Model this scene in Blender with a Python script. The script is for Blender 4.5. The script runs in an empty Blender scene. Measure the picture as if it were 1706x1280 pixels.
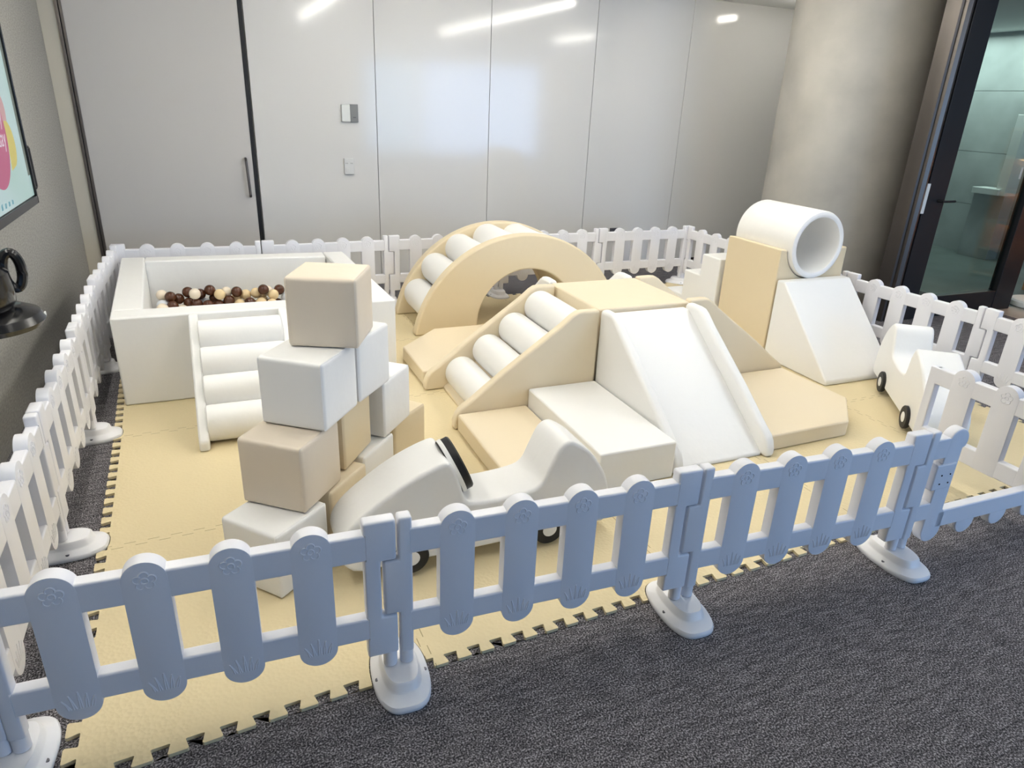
import bpy, bmesh, math, random
from mathutils import Vector, Matrix

S = bpy.context.scene
COL = S.collection

# ------------------------------------------------------------------ camera, world, exposure
def rot_cam(p, y, r):
    cy, sy, cp, sp = math.cos(y), math.sin(y), math.cos(p), math.sin(p)
    f = Vector((sy * cp, cy * cp, -sp)); rt = Vector((cy, -sy, 0)); up = rt.cross(f)
    return math.cos(r) * rt + math.sin(r) * up, -math.sin(r) * rt + math.cos(r) * up, f
cam = bpy.data.cameras.new('camera'); camo = bpy.data.objects.new('camera', cam); COL.objects.link(camo)
_R, _U, _F = rot_cam(.3917, .4130, .0438)
M = Matrix((_R, _U, -_F)).transposed().to_4x4(); M.translation = Vector((.6336, -1.6391, 1.657))
camo.matrix_world = M
cam.sensor_width = 36; cam.lens = 1142.4 * 36 / 1706; cam.clip_start = .02; cam.clip_end = 60
S.camera = camo
S.view_settings.view_transform = 'Standard'; S.view_settings.look = 'None'
S.view_settings.gamma = 1; S.view_settings.use_curve_mapping = False
S.view_settings.exposure = 1.1
W = bpy.data.worlds.new('world'); S.world = W; W.use_nodes = True
W.node_tree.nodes['Background'].inputs[0].default_value = (.55, .7, 1, 1)
W.node_tree.nodes['Background'].inputs[1].default_value = .3

TUBE = 12.5          # radiance of the ceiling tube diffusers
def area(name, loc, rot, sx, sy, energy, col):
    l = bpy.data.lights.new(name, 'AREA'); l.shape = 'RECTANGLE'; l.size = sx; l.size_y = sy; l.energy = energy; l.color = col
    o = bpy.data.objects.new(name, l); COL.objects.link(o); o.location = loc; o.rotation_euler = rot
    return o
# added bluish front fill at an unseen window behind the photographer, and the lobby's own ceiling panel
area('bluish_front_fill', (6.2, -5.9, 1.4), (math.radians(90), 0, math.radians(16)), 4.6, 2.1, 108, (.37, .59, 1.0))
area('lobby_light', (9.5, 4.6, 2.66), (0, 0, 0), .6, 2.4, 26, (.90, 1.0, .97))

# ------------------------------------------------------------------ materials
MATS = {}
def lin(c): return tuple((v / 12.92 if v <= .04045 else ((v + .055) / 1.055) ** 2.4) for v in [x / 255 for x in c])
def mat(name, rgb, rough=.5, spec=.5, metal=0, bump=None, noise=None, emit=None, trans=0, coat=0):
    """procedural principled material; bump=(scale,strength,distance), noise=(scale,second rgb,stretch)"""
    m = bpy.data.materials.new(name); m.use_nodes = True; nt = m.node_tree; b = nt.nodes['Principled BSDF']
    b.inputs['Base Color'].default_value = (*rgb, 1); b.inputs['Roughness'].default_value = rough
    b.inputs['Specular IOR Level'].default_value = spec; b.inputs['Metallic'].default_value = metal
    b.inputs['Transmission Weight'].default_value = trans; b.inputs['Coat Weight'].default_value = coat
    if emit: b.inputs['Emission Color'].default_value = (*emit[0], 1); b.inputs['Emission Strength'].default_value = emit[1]
    if bump or noise:
        tc = nt.nodes.new('ShaderNodeTexCoord')
    if noise:
        mp = nt.nodes.new('ShaderNodeMapping'); nt.links.new(tc.outputs['Object'], mp.inputs[0])
        mp.inputs['Scale'].default_value = noise[2] if len(noise) > 2 else (1, 1, 1)
        n = nt.nodes.new('ShaderNodeTexNoise'); n.inputs['Scale'].default_value = noise[0]; n.inputs['Detail'].default_value = 6
        nt.links.new(mp.outputs[0], n.inputs['Vector'])
        r = nt.nodes.new('ShaderNodeValToRGB'); r.color_ramp.elements[0].position = .35; r.color_ramp.elements[1].position = .68
        r.color_ramp.elements[0].color = (*rgb, 1); r.color_ramp.elements[1].color = (*noise[1], 1)
        nt.links.new(n.outputs['Fac'], r.inputs[0]); nt.links.new(r.outputs[0], b.inputs['Base Color'])
    if bump:
        n2 = nt.nodes.new('ShaderNodeTexNoise'); n2.inputs['Scale'].default_value = bump[0]; n2.inputs['Detail'].default_value = 3
        nt.links.new(tc.outputs['Object'], n2.inputs['Vector'])
        bp = nt.nodes.new('ShaderNodeBump'); bp.inputs['Strength'].default_value = bump[1]; bp.inputs['Distance'].default_value = bump[2]
        nt.links.new(n2.outputs['Fac'], bp.inputs['Height']); nt.links.new(bp.outputs[0], b.inputs['Normal'])
    MATS[name] = m
    return m
vin = (9, .25, .012)
white = mat('white_vinyl', (.86, .855, .835), .42, .4, bump=vin)
cream = mat('cream_vinyl', (.80, .69, .505), .42, .4, bump=vin)
beige = mat('beige_vinyl', (.74, .645, .52), .42, .4, bump=vin)
tan = mat('tan_vinyl', (.765, .645, .44), .42, .4, bump=vin)
plastic = mat('white_plastic', (.80, .80, .84), .38, .45, bump=(260, .05, .002))
basepl = mat('foot_plastic', (.82, .82, .84), .35, .45, bump=(260, .05, .002))
black = mat('black_vinyl', (.012, .012, .013), .5, .4, bump=(60, .1, .003))
gloss_black = mat('gloss_black_plastic', (.006, .006, .007), .16, .5, bump=(20, .02, .002))
frame_black = mat('black_metal_frame', (.012, .012, .014), .45, .4, bump=(80, .04, .002))
screwm = mat('screw_metal', (.12, .12, .14), .4, .5, metal=.6, bump=(80, .05, .001))
darkmetal = mat('dark_brushed_metal', (.20, .18, .17), .35, .5, metal=.9, noise=(3, (.12, .11, .10), (1, 1, .2)))
bronze = mat('bronze_trim_metal', (.105, .092, .082), .36, .5, metal=.7, noise=(4, (.075, .065, .058), (1, 1, .15)))
wallgloss = mat('gloss_white_panel', (.70, .69, .675), .095, .5, bump=(1.2, .02, .02))
doorpaint = mat('door_panel_paint', (.60, .58, .56), .32, .4, bump=(300, .04, .001))
creamtrim = mat('cream_trim_paint', (.62, .58, .49), .45, .4, bump=(90, .05, .001))
fabric = mat('grey_wall_fabric', (.335, .327, .302), .9, .15, bump=(420, .5, .003), noise=(110, (.45, .44, .405), (1, .35, 1)))
ceilm = mat('ceiling_paint', (.82, .82, .80), .9, .2, bump=(200, .1, .002))
farwall = mat('far_wall_paint', (.55, .54, .52), .8, .2, bump=(150, .1, .002))
concrete = mat('concrete', (.45, .43, .385), .6, .35, bump=(35, .2, .004), noise=(2.4, (.365, .35, .315), (1, 1, 1.1)))
socketm = mat('socket_plastic', (.66, .66, .65), .35, .4, bump=(90, .02, .001))
greyswitch = mat('grey_switch_metal', (.23, .22, .20), .4, .5, metal=.4, bump=(90, .03, .001))
stone = mat('green_grey_stone', (.315, .335, .328), .3, .4, noise=(2.2, (.42, .445, .437), (1, 1, 1)))
stonefloor = mat('beige_floor_stone', (.36, .33, .28), .4, .4, noise=(5, (.28, .26, .22)))
darkstone = mat('dark_green_stone', (.10, .125, .118), .35, .4, noise=(3, (.14, .17, .16)))
wood = mat('warm_shelf_wood', (.55, .32, .15), .5, .4, noise=(7, (.42, .23, .10), (1, 1, 9)))
standm = mat('white_stand_paint', (.72, .74, .72), .4, .4, bump=(90, .03, .001))
ballc = {'B': mat('brown_ball_plastic', (.085, .028, .011), .22, .5, bump=(40, .03, .002)),
         'C': mat('cream_ball_plastic', (.80, .62, .36), .25, .5, bump=(40, .03, .002)),
         'P': mat('pale_ball_plastic', (.83, .73, .58), .25, .5, bump=(40, .03, .002)),
         'W': mat('white_ball_plastic', (.72, .75, .80), .25, .5, bump=(40, .03, .002))}
tubem = mat('tube_diffuser', (.9, .9, .42), .5, emit=((1, .965, .91), TUBE), bump=(50, .02, .001))

def carpet_mat():
    m = bpy.data.materials.new('charcoal_carpet'); m.use_nodes = True; nt = m.node_tree; b = nt.nodes['Principled BSDF']
    b.inputs['Roughness'].default_value = .95; b.inputs['Specular IOR Level'].default_value = .1
    tc = nt.nodes.new('ShaderNodeTexCoord')
    def noise(scale, st, det):
        mp = nt.nodes.new('ShaderNodeMapping'); mp.inputs['Scale'].default_value = st; mp.inputs['Rotation'].default_value = (0, 0, -.06)
        nt.links.new(tc.outputs['Object'], mp.inputs[0])
        n = nt.nodes.new('ShaderNodeTexNoise'); n.inputs['Scale'].default_value = scale; n.inputs['Detail'].default_value = det
        nt.links.new(mp.outputs[0], n.inputs['Vector']); return n
    a = noise(190, (1, 1, 1), 1.5); c = noise(34, (.35, 1.5, 1), 4)
    mx = nt.nodes.new('ShaderNodeMath'); mx.operation = 'MULTIPLY_ADD'; mx.inputs[1].default_value = .26
    nt.links.new(c.outputs['Fac'], mx.inputs[0]); nt.links.new(a.outputs['Fac'], mx.inputs[2])
    r = nt.nodes.new('ShaderNodeValToRGB'); cr = r.color_ramp
    cr.elements[0].position = .46; cr.elements[0].color = (.026, .025, .027, 1)
    cr.elements[1].position = .86; cr.elements[1].color = (.46, .435, .455, 1)
    e = cr.elements.new(.63); e.color = (.108, .102, .108, 1)
    nt.links.new(mx.outputs[0], r.inputs[0]); nt.links.new(r.outputs[0], b.inputs['Base Color'])
    bp = nt.nodes.new('ShaderNodeBump'); bp.inputs['Strength'].default_value = .6; bp.inputs['Distance'].default_value = .004
    nt.links.new(a.outputs['Fac'], bp.inputs['Height']); nt.links.new(bp.outputs[0], b.inputs['Normal'])
    return m
carpet = carpet_mat()

def foam_mat():
    """cream EVA foam, woven surface, fine jigsaw seams between the 1 m tiles"""
    m = bpy.data.materials.new('cream_foam'); m.use_nodes = True; nt = m.node_tree; b = nt.nodes['Principled BSDF']
    b.inputs['Roughness'].default_value = .6; b.inputs['Specular IOR Level'].default_value = .3
    tc = nt.nodes.new('ShaderNodeTexCoord'); sep = nt.nodes.new('ShaderNodeSeparateXYZ'); nt.links.new(tc.outputs['Object'], sep.inputs[0])
    def math_(op, a, bb=None):
        n = nt.nodes.new('ShaderNodeMath'); n.operation = op
        for i, v in enumerate((a, bb)):
            if v is None: continue
            if isinstance(v, (int, float)): n.inputs[i].default_value = v
            else: nt.links.new(v, n.inputs[i])
        return n.outputs[0]
    def seam(u, v, off):
        sq = math_('SIGN', math_('SINE', math_('MULTIPLY', v, 2 * math.pi / .082)))
        d = math_('SUBTRACT', u, math_('MULTIPLY', sq, .011))
        fr = math_('FRACT', math_('ADD', d, off))
        return math_('LESS_THAN', math_('ABSOLUTE', math_('SUBTRACT', fr, .5)), .0016)
    yy = math_('SUBTRACT', sep.outputs['Y'], math_('MULTIPLY', sep.outputs['X'], .045)); xx = math_('ADD', sep.outputs['X'], math_('MULTIPLY', sep.outputs['Y'], .04))
    s = math_('MAXIMUM', math_('MULTIPLY', seam(yy, sep.outputs['X'], .56), math_('GREATER_THAN', sep.outputs['Y'], .4)), math_('MULTIPLY', seam(xx, sep.outputs['Y'], .40), math_('GREATER_THAN', sep.outputs['X'], .5)))
    mix = nt.nodes.new('ShaderNodeMix'); mix.data_type = 'RGBA'
    mix.inputs['A'].default_value = (.735, .62, .385, 1); mix.inputs['B'].default_value = (.38, .30, .16, 1)
    nt.links.new(s, mix.inputs['Factor']); nt.links.new(mix.outputs['Result'], b.inputs['Base Color'])
    wv = nt.nodes.new('ShaderNodeTexVoronoi'); wv.inputs['Scale'].default_value = 75
    nt.links.new(tc.outputs['Object'], wv.inputs['Vector'])
    bp = nt.nodes.new('ShaderNodeBump'); bp.inputs['Strength'].default_value = .35; bp.inputs['Distance'].default_value = .004
    nt.links.new(wv.outputs['Distance'], bp.inputs['Height']); nt.links.new(bp.outputs[0], b.inputs['Normal'])
    return m
foam = foam_mat()

def glass_mat():
    m = bpy.data.materials.new('green_tinted_glass'); m.use_nodes = True; nt = m.node_tree
    nt.nodes.remove(nt.nodes['Principled BSDF']); out = nt.nodes['Material Output']
    t = nt.nodes.new('ShaderNodeBsdfTransparent'); t.inputs[0].default_value = (.78, .86, .84, 1)
    g = nt.nodes.new('ShaderNodeBsdfGlossy'); g.inputs['Roughness'].default_value = .04; g.inputs[0].default_value = (.85, .9, .88, 1)
    f = nt.nodes.new('ShaderNodeLayerWeight'); f.inputs[0].default_value = .5
    pw = nt.nodes.new('ShaderNodeMath'); pw.operation = 'POWER'; pw.inputs[1].default_value = 4; nt.links.new(f.outputs['Facing'], pw.inputs[0])
    ad = nt.nodes.new('ShaderNodeMath'); ad.operation = 'MULTIPLY_ADD'; ad.inputs[1].default_value = .6; ad.inputs[2].default_value = .04; nt.links.new(pw.outputs[0], ad.inputs[0])
    mx = nt.nodes.new('ShaderNodeMixShader'); nt.links.new(ad.outputs[0], mx.inputs[0]); nt.links.new(t.outputs[0], mx.inputs[1]); nt.links.new(g.outputs[0], mx.inputs[2])
    nt.links.new(mx.outputs[0], out.inputs[0]); return m
glass = glass_mat()

# ------------------------------------------------------------------ helpers
def obj(name, bm, m, parent=None, bevel=0, seg=3, smooth=True, ang=30):
    me = bpy.data.meshes.new(name); bmesh.ops.recalc_face_normals(bm, faces=bm.faces[:]) ; bm.to_mesh(me); bm.free()
    for mm in (m if isinstance(m, (list, tuple)) else [m]): me.materials.append(mm)
    if smooth:
        for p in me.polygons: p.use_smooth = True
        if not bevel: me.set_sharp_from_angle(angle=math.radians(35))
    o = bpy.data.objects.new(name, me); COL.objects.link(o)
    if parent: o.parent = parent
    if bevel:
        b = o.modifiers.new('bevel', 'BEVEL'); b.width = bevel; b.segments = seg; b.limit_method = 'ANGLE'; b.angle_limit = math.radians(ang)
        b.harden_normals = True
    return o
def tag(o, label=None, cat=None, group=None, kind=None):
    for k, v in (('label', label), ('category', cat), ('group', group), ('kind', kind)):
        if v: o[k] = v
    return o
def empty(name, loc, rz=0):
    o = bpy.data.objects.new(name, None); COL.objects.link(o); o.location = loc; o.rotation_euler = (0, 0, rz); o.empty_display_size = .05
    return o
def struct(name, bm, m, parent=None, **k):
    o = obj(name, bm, m, parent, **k)
    if not parent: o['kind'] = 'structure'
    return o
def copy_tree(o, parent=None):
    c = o.copy(); COL.objects.link(c)
    if parent: c.parent = parent
    for ch in o.children: copy_tree(ch, c)
    return c
def box(bm, x0, y0, z0, x1, y1, z1):
    v = [bm.verts.new((x, y, z)) for x in (x0, x1) for y in (y0, y1) for z in (z0, z1)]
    for f in ((0, 1, 3, 2), (4, 6, 7, 5), (0, 4, 5, 1), (2, 3, 7, 6), (0, 2, 6, 4), (1, 5, 7, 3)): bm.faces.new([v[i] for i in f])
def prism(bm, pts, f0, f1):
    """polygon pts (a,b) -> f0(a,b) and f1(a,b) 3D caps joined by sides"""
    A = [bm.verts.new(f0(*p)) for p in pts]; B = [bm.verts.new(f1(*p)) for p in pts]; n = len(pts)
    bm.faces.new(A); bm.faces.new(B[::-1])
    for i in range(n): bm.faces.new((A[i], B[i], B[(i + 1) % n], A[(i + 1) % n]))
def prism_y(bm, pts, y0, y1): prism(bm, pts, lambda a, b: (a, y0, b), lambda a, b: (a, y1, b))
def prism_x(bm, pts, x0, x1): prism(bm, pts, lambda a, b: (x0, a, b), lambda a, b: (x1, a, b))
def prism_z(bm, pts, z0, z1): prism(bm, pts, lambda a, b: (a, b, z0), lambda a, b: (a, b, z1))
def BM(): return bmesh.new()
def bxo(name, m, parent, x0, y0, z0, x1, y1, z1, bevel=.004, **k):
    b = BM(); box(b, x0, y0, z0, x1, y1, z1); return obj(name, b, m, parent, bevel=bevel, **k)
def tube(bm, pts, r, n=8, closed=False):
    rings = []; L = len(pts); pts = [Vector(p) for p in pts]
    prev = None
    for i, p in enumerate(pts):
        if closed: t = (pts[(i + 1) % L] - pts[i - 1]).normalized()
        else: t = (pts[min(i + 1, L - 1)] - pts[max(i - 1, 0)]).normalized()
        if prev is None: a = t.orthogonal().normalized()
        else: a = (prev - t * prev.dot(t)).normalized()
        prev = a; c = t.cross(a)
        rings.append([bm.verts.new(p + r * (math.cos(2 * math.pi * k / n) * a + math.sin(2 * math.pi * k / n) * c)) for k in range(n)])
    for i in range(L if closed else L - 1):
        A, B = rings[i], rings[(i + 1) % L]
        for k in range(n): bm.faces.new((A[k], A[(k + 1) % n], B[(k + 1) % n], B[k]))
    if not closed:
        bm.faces.new(rings[0][::-1]); bm.faces.new(rings[-1])
def lathe(bm, prof, n=32, axis=2, c=(0, 0, 0)):
    """prof: (radius, height); caps at ends"""
    rings = []
    for r, h in prof:
        ring = []
        for k in range(n):
            a = 2 * math.pi * k / n; q = [r * math.cos(a), r * math.sin(a)]
            p = {2: (q[0], q[1], h), 1: (q[0], h, q[1]), 0: (h, q[0], q[1])}[axis]
            ring.append(bm.verts.new((p[0] + c[0], p[1] + c[1], p[2] + c[2])))
        rings.append(ring)
    for A, B in zip(rings, rings[1:]):
        for k in range(n): bm.faces.new((A[k], A[(k + 1) % n], B[(k + 1) % n], B[k]))
    bm.faces.new(rings[0][::-1]); bm.faces.new(rings[-1])
def arcpts(cx, cz, r, a0, a1, n):
    return [(cx + r * math.cos(math.radians(a0 + (a1 - a0) * i / n)), cz + r * math.sin(math.radians(a0 + (a1 - a0) * i / n))) for i in range(n + 1)]
def spline(P, n=5):
    out = []
    for i in range(len(P) - 1):
        p0, p1, p2, p3 = P[max(i - 1, 0)], P[i], P[i + 1], P[min(i + 2, len(P) - 1)]
        for k in range(n):
            t = k / n
            out.append(tuple(.5 * (2 * b + (c - a) * t + (2 * a - 5 * b + 4 * c - d) * t * t + (3 * b - a - 3 * c + d) * t ** 3) for a, b, c, d in zip(p0, p1, p2, p3)))
    return out + [P[-1]]
MT = .012   # top of the foam mat

# ------------------------------------------------------------------ the room
H = 2.7
b = BM(); box(b, -.6, -6, -.1, 7.30, 7, 0); struct('floor', b, carpet, smooth=False)
b = BM(); box(b, 7.30, -6, -.1, 12, 2.42, 0); struct('floor_lobby', b, stonefloor, smooth=False)
b = BM(); box(b, 7.30, 2.42, -.1, 12, 7, 0); struct('floor_corridor', b, darkstone, smooth=False)
b = BM(); box(b, -.6, -6, H, 12, 7, H + .1); struct('ceiling', b, ceilm, smooth=False)
b = BM(); box(b, -.6, -6, 0, -.40, 5.0, H); struct('wall_left', b, fabric, smooth=False)
# glossy back wall: separate panels with narrow joints on one wall
b = BM(); xs = [1.025, 2.085, 3.178, 4.29, 5.40, 6.75]
for a, c in zip(xs, xs[1:]): box(b, a + .0025, 5.0, .0, c - .0025, 5.05, H)
box(b, -.6, 5.03, 0, 6.75, 5.15, H)
struct('wall_back', b, wallgloss, bevel=.0015, seg=1)
b = BM(); box(b, 1.02, 4.99, 0, 6.6, 5.0, .022); struct('baseboard_back', b, frame_black)
b = BM(); box(b, -.40, 4.985, 0, -.288, 5.03, H); struct('trim_1', b, creamtrim, bevel=.002)
b = BM(); box(b, -.288, 4.97, 0, -.268, 5.03, H); box(b, -.262, 4.98, 0, -.245, 5.03, H); struct('trim_2', b, darkmetal, bevel=.002)
door = empty('door_1', (0, 5.0, 0)); door['kind'] = 'structure'
bxo('door_panel', doorpaint, door, -.245, 0, .01, .985, .03, H, .002)
bxo('edge_strip', frame_black, door, .985, -.004, 0, 1.018, .03, H, .002)
b = BM(); tube(b, [(.93, 0, 1.10), (.93, -.035, 1.10), (.93, -.05, 1.085), (.94, -.05, .80), (.94, -.035, .785), (.94, 0, .785)], .011, 10); obj('handle', b, darkmetal, door)
# far side of the room behind the photographer
b = BM(); box(b, -.6, -6.1, 0, 12, -6, .3); box(b, -.6, -6.1, 2.5, 12, -6, H); box(b, -.6, -6.1, .3, 4.2, -6, 2.5); box(b, 8.2, -6.1, .3, 12, -6, 2.5)
struct('wall_front', b, farwall, smooth=False)
w1 = empty('added_window', (6.2, -6.05, .3)); w1['kind'] = 'structure'  # unseen window, added to house the bluish front fill
b = BM()
for x in (-2.0, -.67, .67, 2.0): box(b, x - .03, -.04, 0, x + .03, .04, 2.2)
box(b, -2.0, -.04, 0, 2.0, .04, .06); box(b, -2.0, -.04, 2.14, 2.0, .04, 2.2)
obj('window_frame', b, frame_black, w1, bevel=.004)
bxo('pane', glass, w1, -1.98, -.005, .06, 1.98, .005, 2.14, 0)
# lobby beyond the glass door
b = BM(); 
for y0, y1 in ((-6, 1.2), (1.205, 3.93), (3.935, 5.3), (5.305, 7)):
    for z0, z1 in ((0, .62), (.625, 1.28), (1.285, 2.02), (2.025, H)): box(b, 10.0, y0, z0, 10.08, y1, z1)
box(b, 10.06, -6, 0, 10.2, 7, H); struct('wall_right', b, stone, smooth=False)
b = BM(); box(b, 6.76, 6.4, 0, 10.1, 6.5, H); box(b, 6.76, 3.95, 0, 6.86, 6.5, H); struct('wall_lobby', b, stone, smooth=False)  # unseen side piece near the column, added to block spilling lobby light

# concrete column
b = BM(); lathe(b, [(.64, 0), (.64, .6), (.64, 1.3), (.64, 2), (.64, H)], 96, c=(6.22, 3.52, 0))
tag(struct('concrete_column', b, concrete), 'large round bare concrete column beside the black framed glass door', 'column')
# glass door in its black frame, bronze jamb mouldings towards the column
door2 = empty('door_2', (6.03, 2.42, 0)); door2['kind'] = 'structure'
b = BM(); box(b, .0, -.04, 0, .235, .04, H); box(b, 1.29, -.04, 0, 1.55, .04, H); box(b, .235, -.035, 0, 1.29, .035, .19)
obj('door_frame', b, frame_black, door2, bevel=.004)
bxo('glass_pane', glass, door2, .22, -.006, .17, 1.30, .006, H, 0)
b = BM(); lathe(b, [(.011, -.09), (.011, -.04)], 12, axis=1, c=(.155, 0, 1.03)); tube(b, [(.145, -.085, 1.03), (.30, -.085, 1.03)], .010, 10); obj('lever_handle', b, frame_black, door2)
b = BM(); box(b, -.03, -.052, .93, .005, -.038, 1.17); obj('strike_plate', b, standm, door2, bevel=.002)
b = BM(); box(b, 1.155, -.010, 1.20, 1.16, -.006, 1.30); box(b, 1.17, -.010, 1.20, 1.175, -.006, 1.30); obj('glass_sticker', b, standm, door2)
b = BM()
prof = [(5.885, 2.44), (5.895, 2.40), (5.915, 2.395), (5.92, 2.42), (5.935, 2.375), (5.965, 2.36), (5.998, 2.372), (6.002, 2.41), (6.028, 2.41), (6.028, 2.52), (5.885, 2.52)]
prism_z(b, prof, 0, H); prism_z(b, [(6.03, 2.49), (6.62, 2.99), (6.66, 2.95), (6.07, 2.46)], 0, H); struct('trim_3', b, bronze)

# ceiling tube lights (their reflections streak the glossy wall; one is added fill)
def tube_light(x, y0, y1, label):
    t = empty('ceiling_light', (x, (y0 + y1) / 2, H)); h = (y1 - y0) / 2
    b = BM(); box(b, -.045, -h - .02, -.03, .045, h + .02, 0); obj('housing', b, standm, t, bevel=.003)
    b = BM(); box(b, -.035, -h, -.085, .035, h, -.028); obj('diffuser', b, tubem, t)
    tag(t, label, 'ceiling light', 'linear ceiling tubes')
tube_light(2.1, .03, 4.3, 'long linear ceiling tube above the ball pit and cube stack')
tube_light(4.4, -.43, 4.2, 'long linear ceiling tube above the white slide')
tube_light(-.02, -.6, 3.1, 'added unseen ceiling tube beside the grey fabric wall')  # extra tube, added to brighten the fabric wall and the cube fronts
tube_light(6.4, -.3, 1.05, 'short linear ceiling tube beside the gate')
tube_light(6.4, 3.45, 4.4, 'short linear ceiling tube beside the concrete column')

# wall fittings
t = empty('wall_switch', (1.84, 5.0, 1.497)); tag(t, 'white and grey twin wall switch above the socket on the glossy wall', 'wall switch')
bxo('cover', standm, t, -.072, -.028, -.075, .005, 0, .07, .008); bxo('grey_plate', greyswitch, t, .005, -.022, -.078, .075, 0, .072, .003)
bxo('rocker', darkmetal, t, .028, -.026, -.04, .055, -.02, -.032, .001)
t = empty('wall_socket', (1.815, 5.0, 1.04)); tag(t, 'white wall socket plate with twin outlets below the switch', 'wall socket')
bxo('plate', socketm, t, -.045, -.02, -.07, .045, 0, .07, .004)
for x in (-.022, .022):
    b = BM(); lathe(b, [(.016, -.0212), (.016, -.0198)], 20, axis=1, c=(x, 0, .022)); so = obj('outlet', b, socketm, t)
    for dx in (-.006, .006): bxo('slot', frame_black, so, x + dx - .0015, -.0222, .022, x + dx + .0015, -.0205, .032, 0)
bxo('switch_rocker', socketm, t, -.03, -.024, -.05, .0, -.018, -.015, .002)
t = empty('low_wall_socket', (4.70, 5.0, .33)); tag(t, 'dark floor level socket on the back wall behind the fence panel near the corner', 'wall socket')
bxo('plate', screwm, t, -.06, -.02, -.07, .06, 0, .07, .004); bxo('white_insert', standm, t, -.02, -.026, -.03, .02, -.018, .03, .003)

# wall screen
def screen():
    t = empty('wall_screen', (-.40, 2.40, 1.50)); tag(t, 'large black framed screen with a pink circle on the grey fabric wall', 'screen')
    y0, y1, z0, z1 = -.96, .945, -.525, .56
    b = BM(); box(b, 0, y0, z0, .068, y1, z0 + .045); box(b, 0, y0, z1 - .02, .068, y1, z1); box(b, 0, y0, z0, .068, y0 + .025, z1); box(b, 0, y1 - .022, z0, .068, y1, z1); box(b, 0, y0 + .02, z0 + .02, .055, y1 - .02, z1 - .01)
    obj('frame', b, gloss_black, t, bevel=.004)
    em = lambda n, c, s: mat(n, (.02, .02, .02), .3, .3, emit=(lin(c), s), bump=(30, .01, .001))
    mint = bpy.data.materials.new('screen_mint'); mint.use_nodes = True; nt = mint.node_tree; pb = nt.nodes['Principled BSDF']
    tc = nt.nodes.new('ShaderNodeTexCoord'); nz = nt.nodes.new('ShaderNodeTexNoise'); nz.inputs['Scale'].default_value = 2.2
    rp = nt.nodes.new('ShaderNodeValToRGB'); rp.color_ramp.elements[0].color = (*lin((150, 185, 172)), 1); rp.color_ramp.elements[1].color = (*lin((186, 205, 212)), 1)
    nt.links.new(tc.outputs['Object'], nz.inputs['Vector']); nt.links.new(nz.outputs['Fac'], rp.inputs[0]); nt.links.new(rp.outputs[0], pb.inputs['Emission Color'])
    pb.inputs['Emission Strength'].default_value = .42; pb.inputs['Base Color'].default_value = (.02, .02, .02, 1); pb.inputs['Roughness'].default_value = .25
    mats = [mint, em('screen_pink', (176, 82, 118), .42), em('screen_yellow', (196, 182, 96), .42), em('screen_grey', (108, 116, 108), .42), em('screen_white', (214, 205, 214), .42), em('screen_teal', (92, 150, 165), .42), em('screen_blush', (190, 150, 150), .42)]
    b = BM()
    def flat(pts, x, mi):
        f = b.faces.new([b.verts.new((x, p[0], p[1])) for p in pts]); f.material_index = mi
    flat([(y0 + .03, z0 + .05), (y1 - .025, z0 + .05), (y1 - .025, z1 - .025), (y0 + .03, z1 - .025)], .0562, 0)
    flat(arcpts(.30, -.10, .27, 0, 360, 40)[:-1], .0575, 1)
    flat(arcpts(.60, -.17, .12, -70, 110, 16) + [(.50, -.05), (.57, -.16), (.53, -.30)], .0570, 2)
    flat(arcpts(.56, .0, .10, 0, 360, 20)[:-1], .0566, 6)
    flat([(.862, -.36), (.916, -.36), (.916, .50), (.862, .50)], .0570, 3)
    random.seed(4)
    for i in range(14):     # row of small marks along the foot of the picture
        y = -.6 + i * .075; flat([(y, -.455), (y + .03, -.455), (y + .035, -.44 + .03 * random.random()), (y + .005, -.43)], .0570, 5)
    for txt, yy, zz in (('Family', .0, -.06), ('day', .20, -.17)):
        cu = bpy.data.curves.new('t', 'FONT'); cu.body = txt; cu.size = .125; cu.align_x = 'RIGHT'
        to = bpy.data.objects.new('t', cu); COL.objects.link(to); dg = bpy.context.evaluated_depsgraph_get(); dg.update()
        me = bpy.data.meshes.new_from_object(to.evaluated_get(dg)); bpy.data.objects.remove(to); bpy.data.curves.remove(cu)
        tb = BM(); tb.from_mesh(me); bpy.data.meshes.remove(me); vm = {}
        for v in tb.verts: vm[v] = b.verts.new((.0582, (.545 if txt == 'Family' else .535) + v.co.x, zz + v.co.y))
        for f in tb.faces:
            nf = b.faces.new([vm[v] for v in f.verts]); nf.material_index = 4
        tb.free()
    for f in b.faces: f.normal_update()
    me = bpy.data.meshes.new('picture'); b.to_mesh(me); b.free()
    for mm in mats: me.materials.append(mm)
    o = bpy.data.objects.new('picture', me); COL.objects.link(o); o.parent = t
    b = BM(); tube(b, [(.06, .945, -.21), (.06, .975, -.21), (.06, .985, -.22), (.06, .985, -.43), (.06, .975, -.44), (.06, .945, -.44)], .011, 8); obj('side_handle', b, frame_black, t)
screen()

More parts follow.
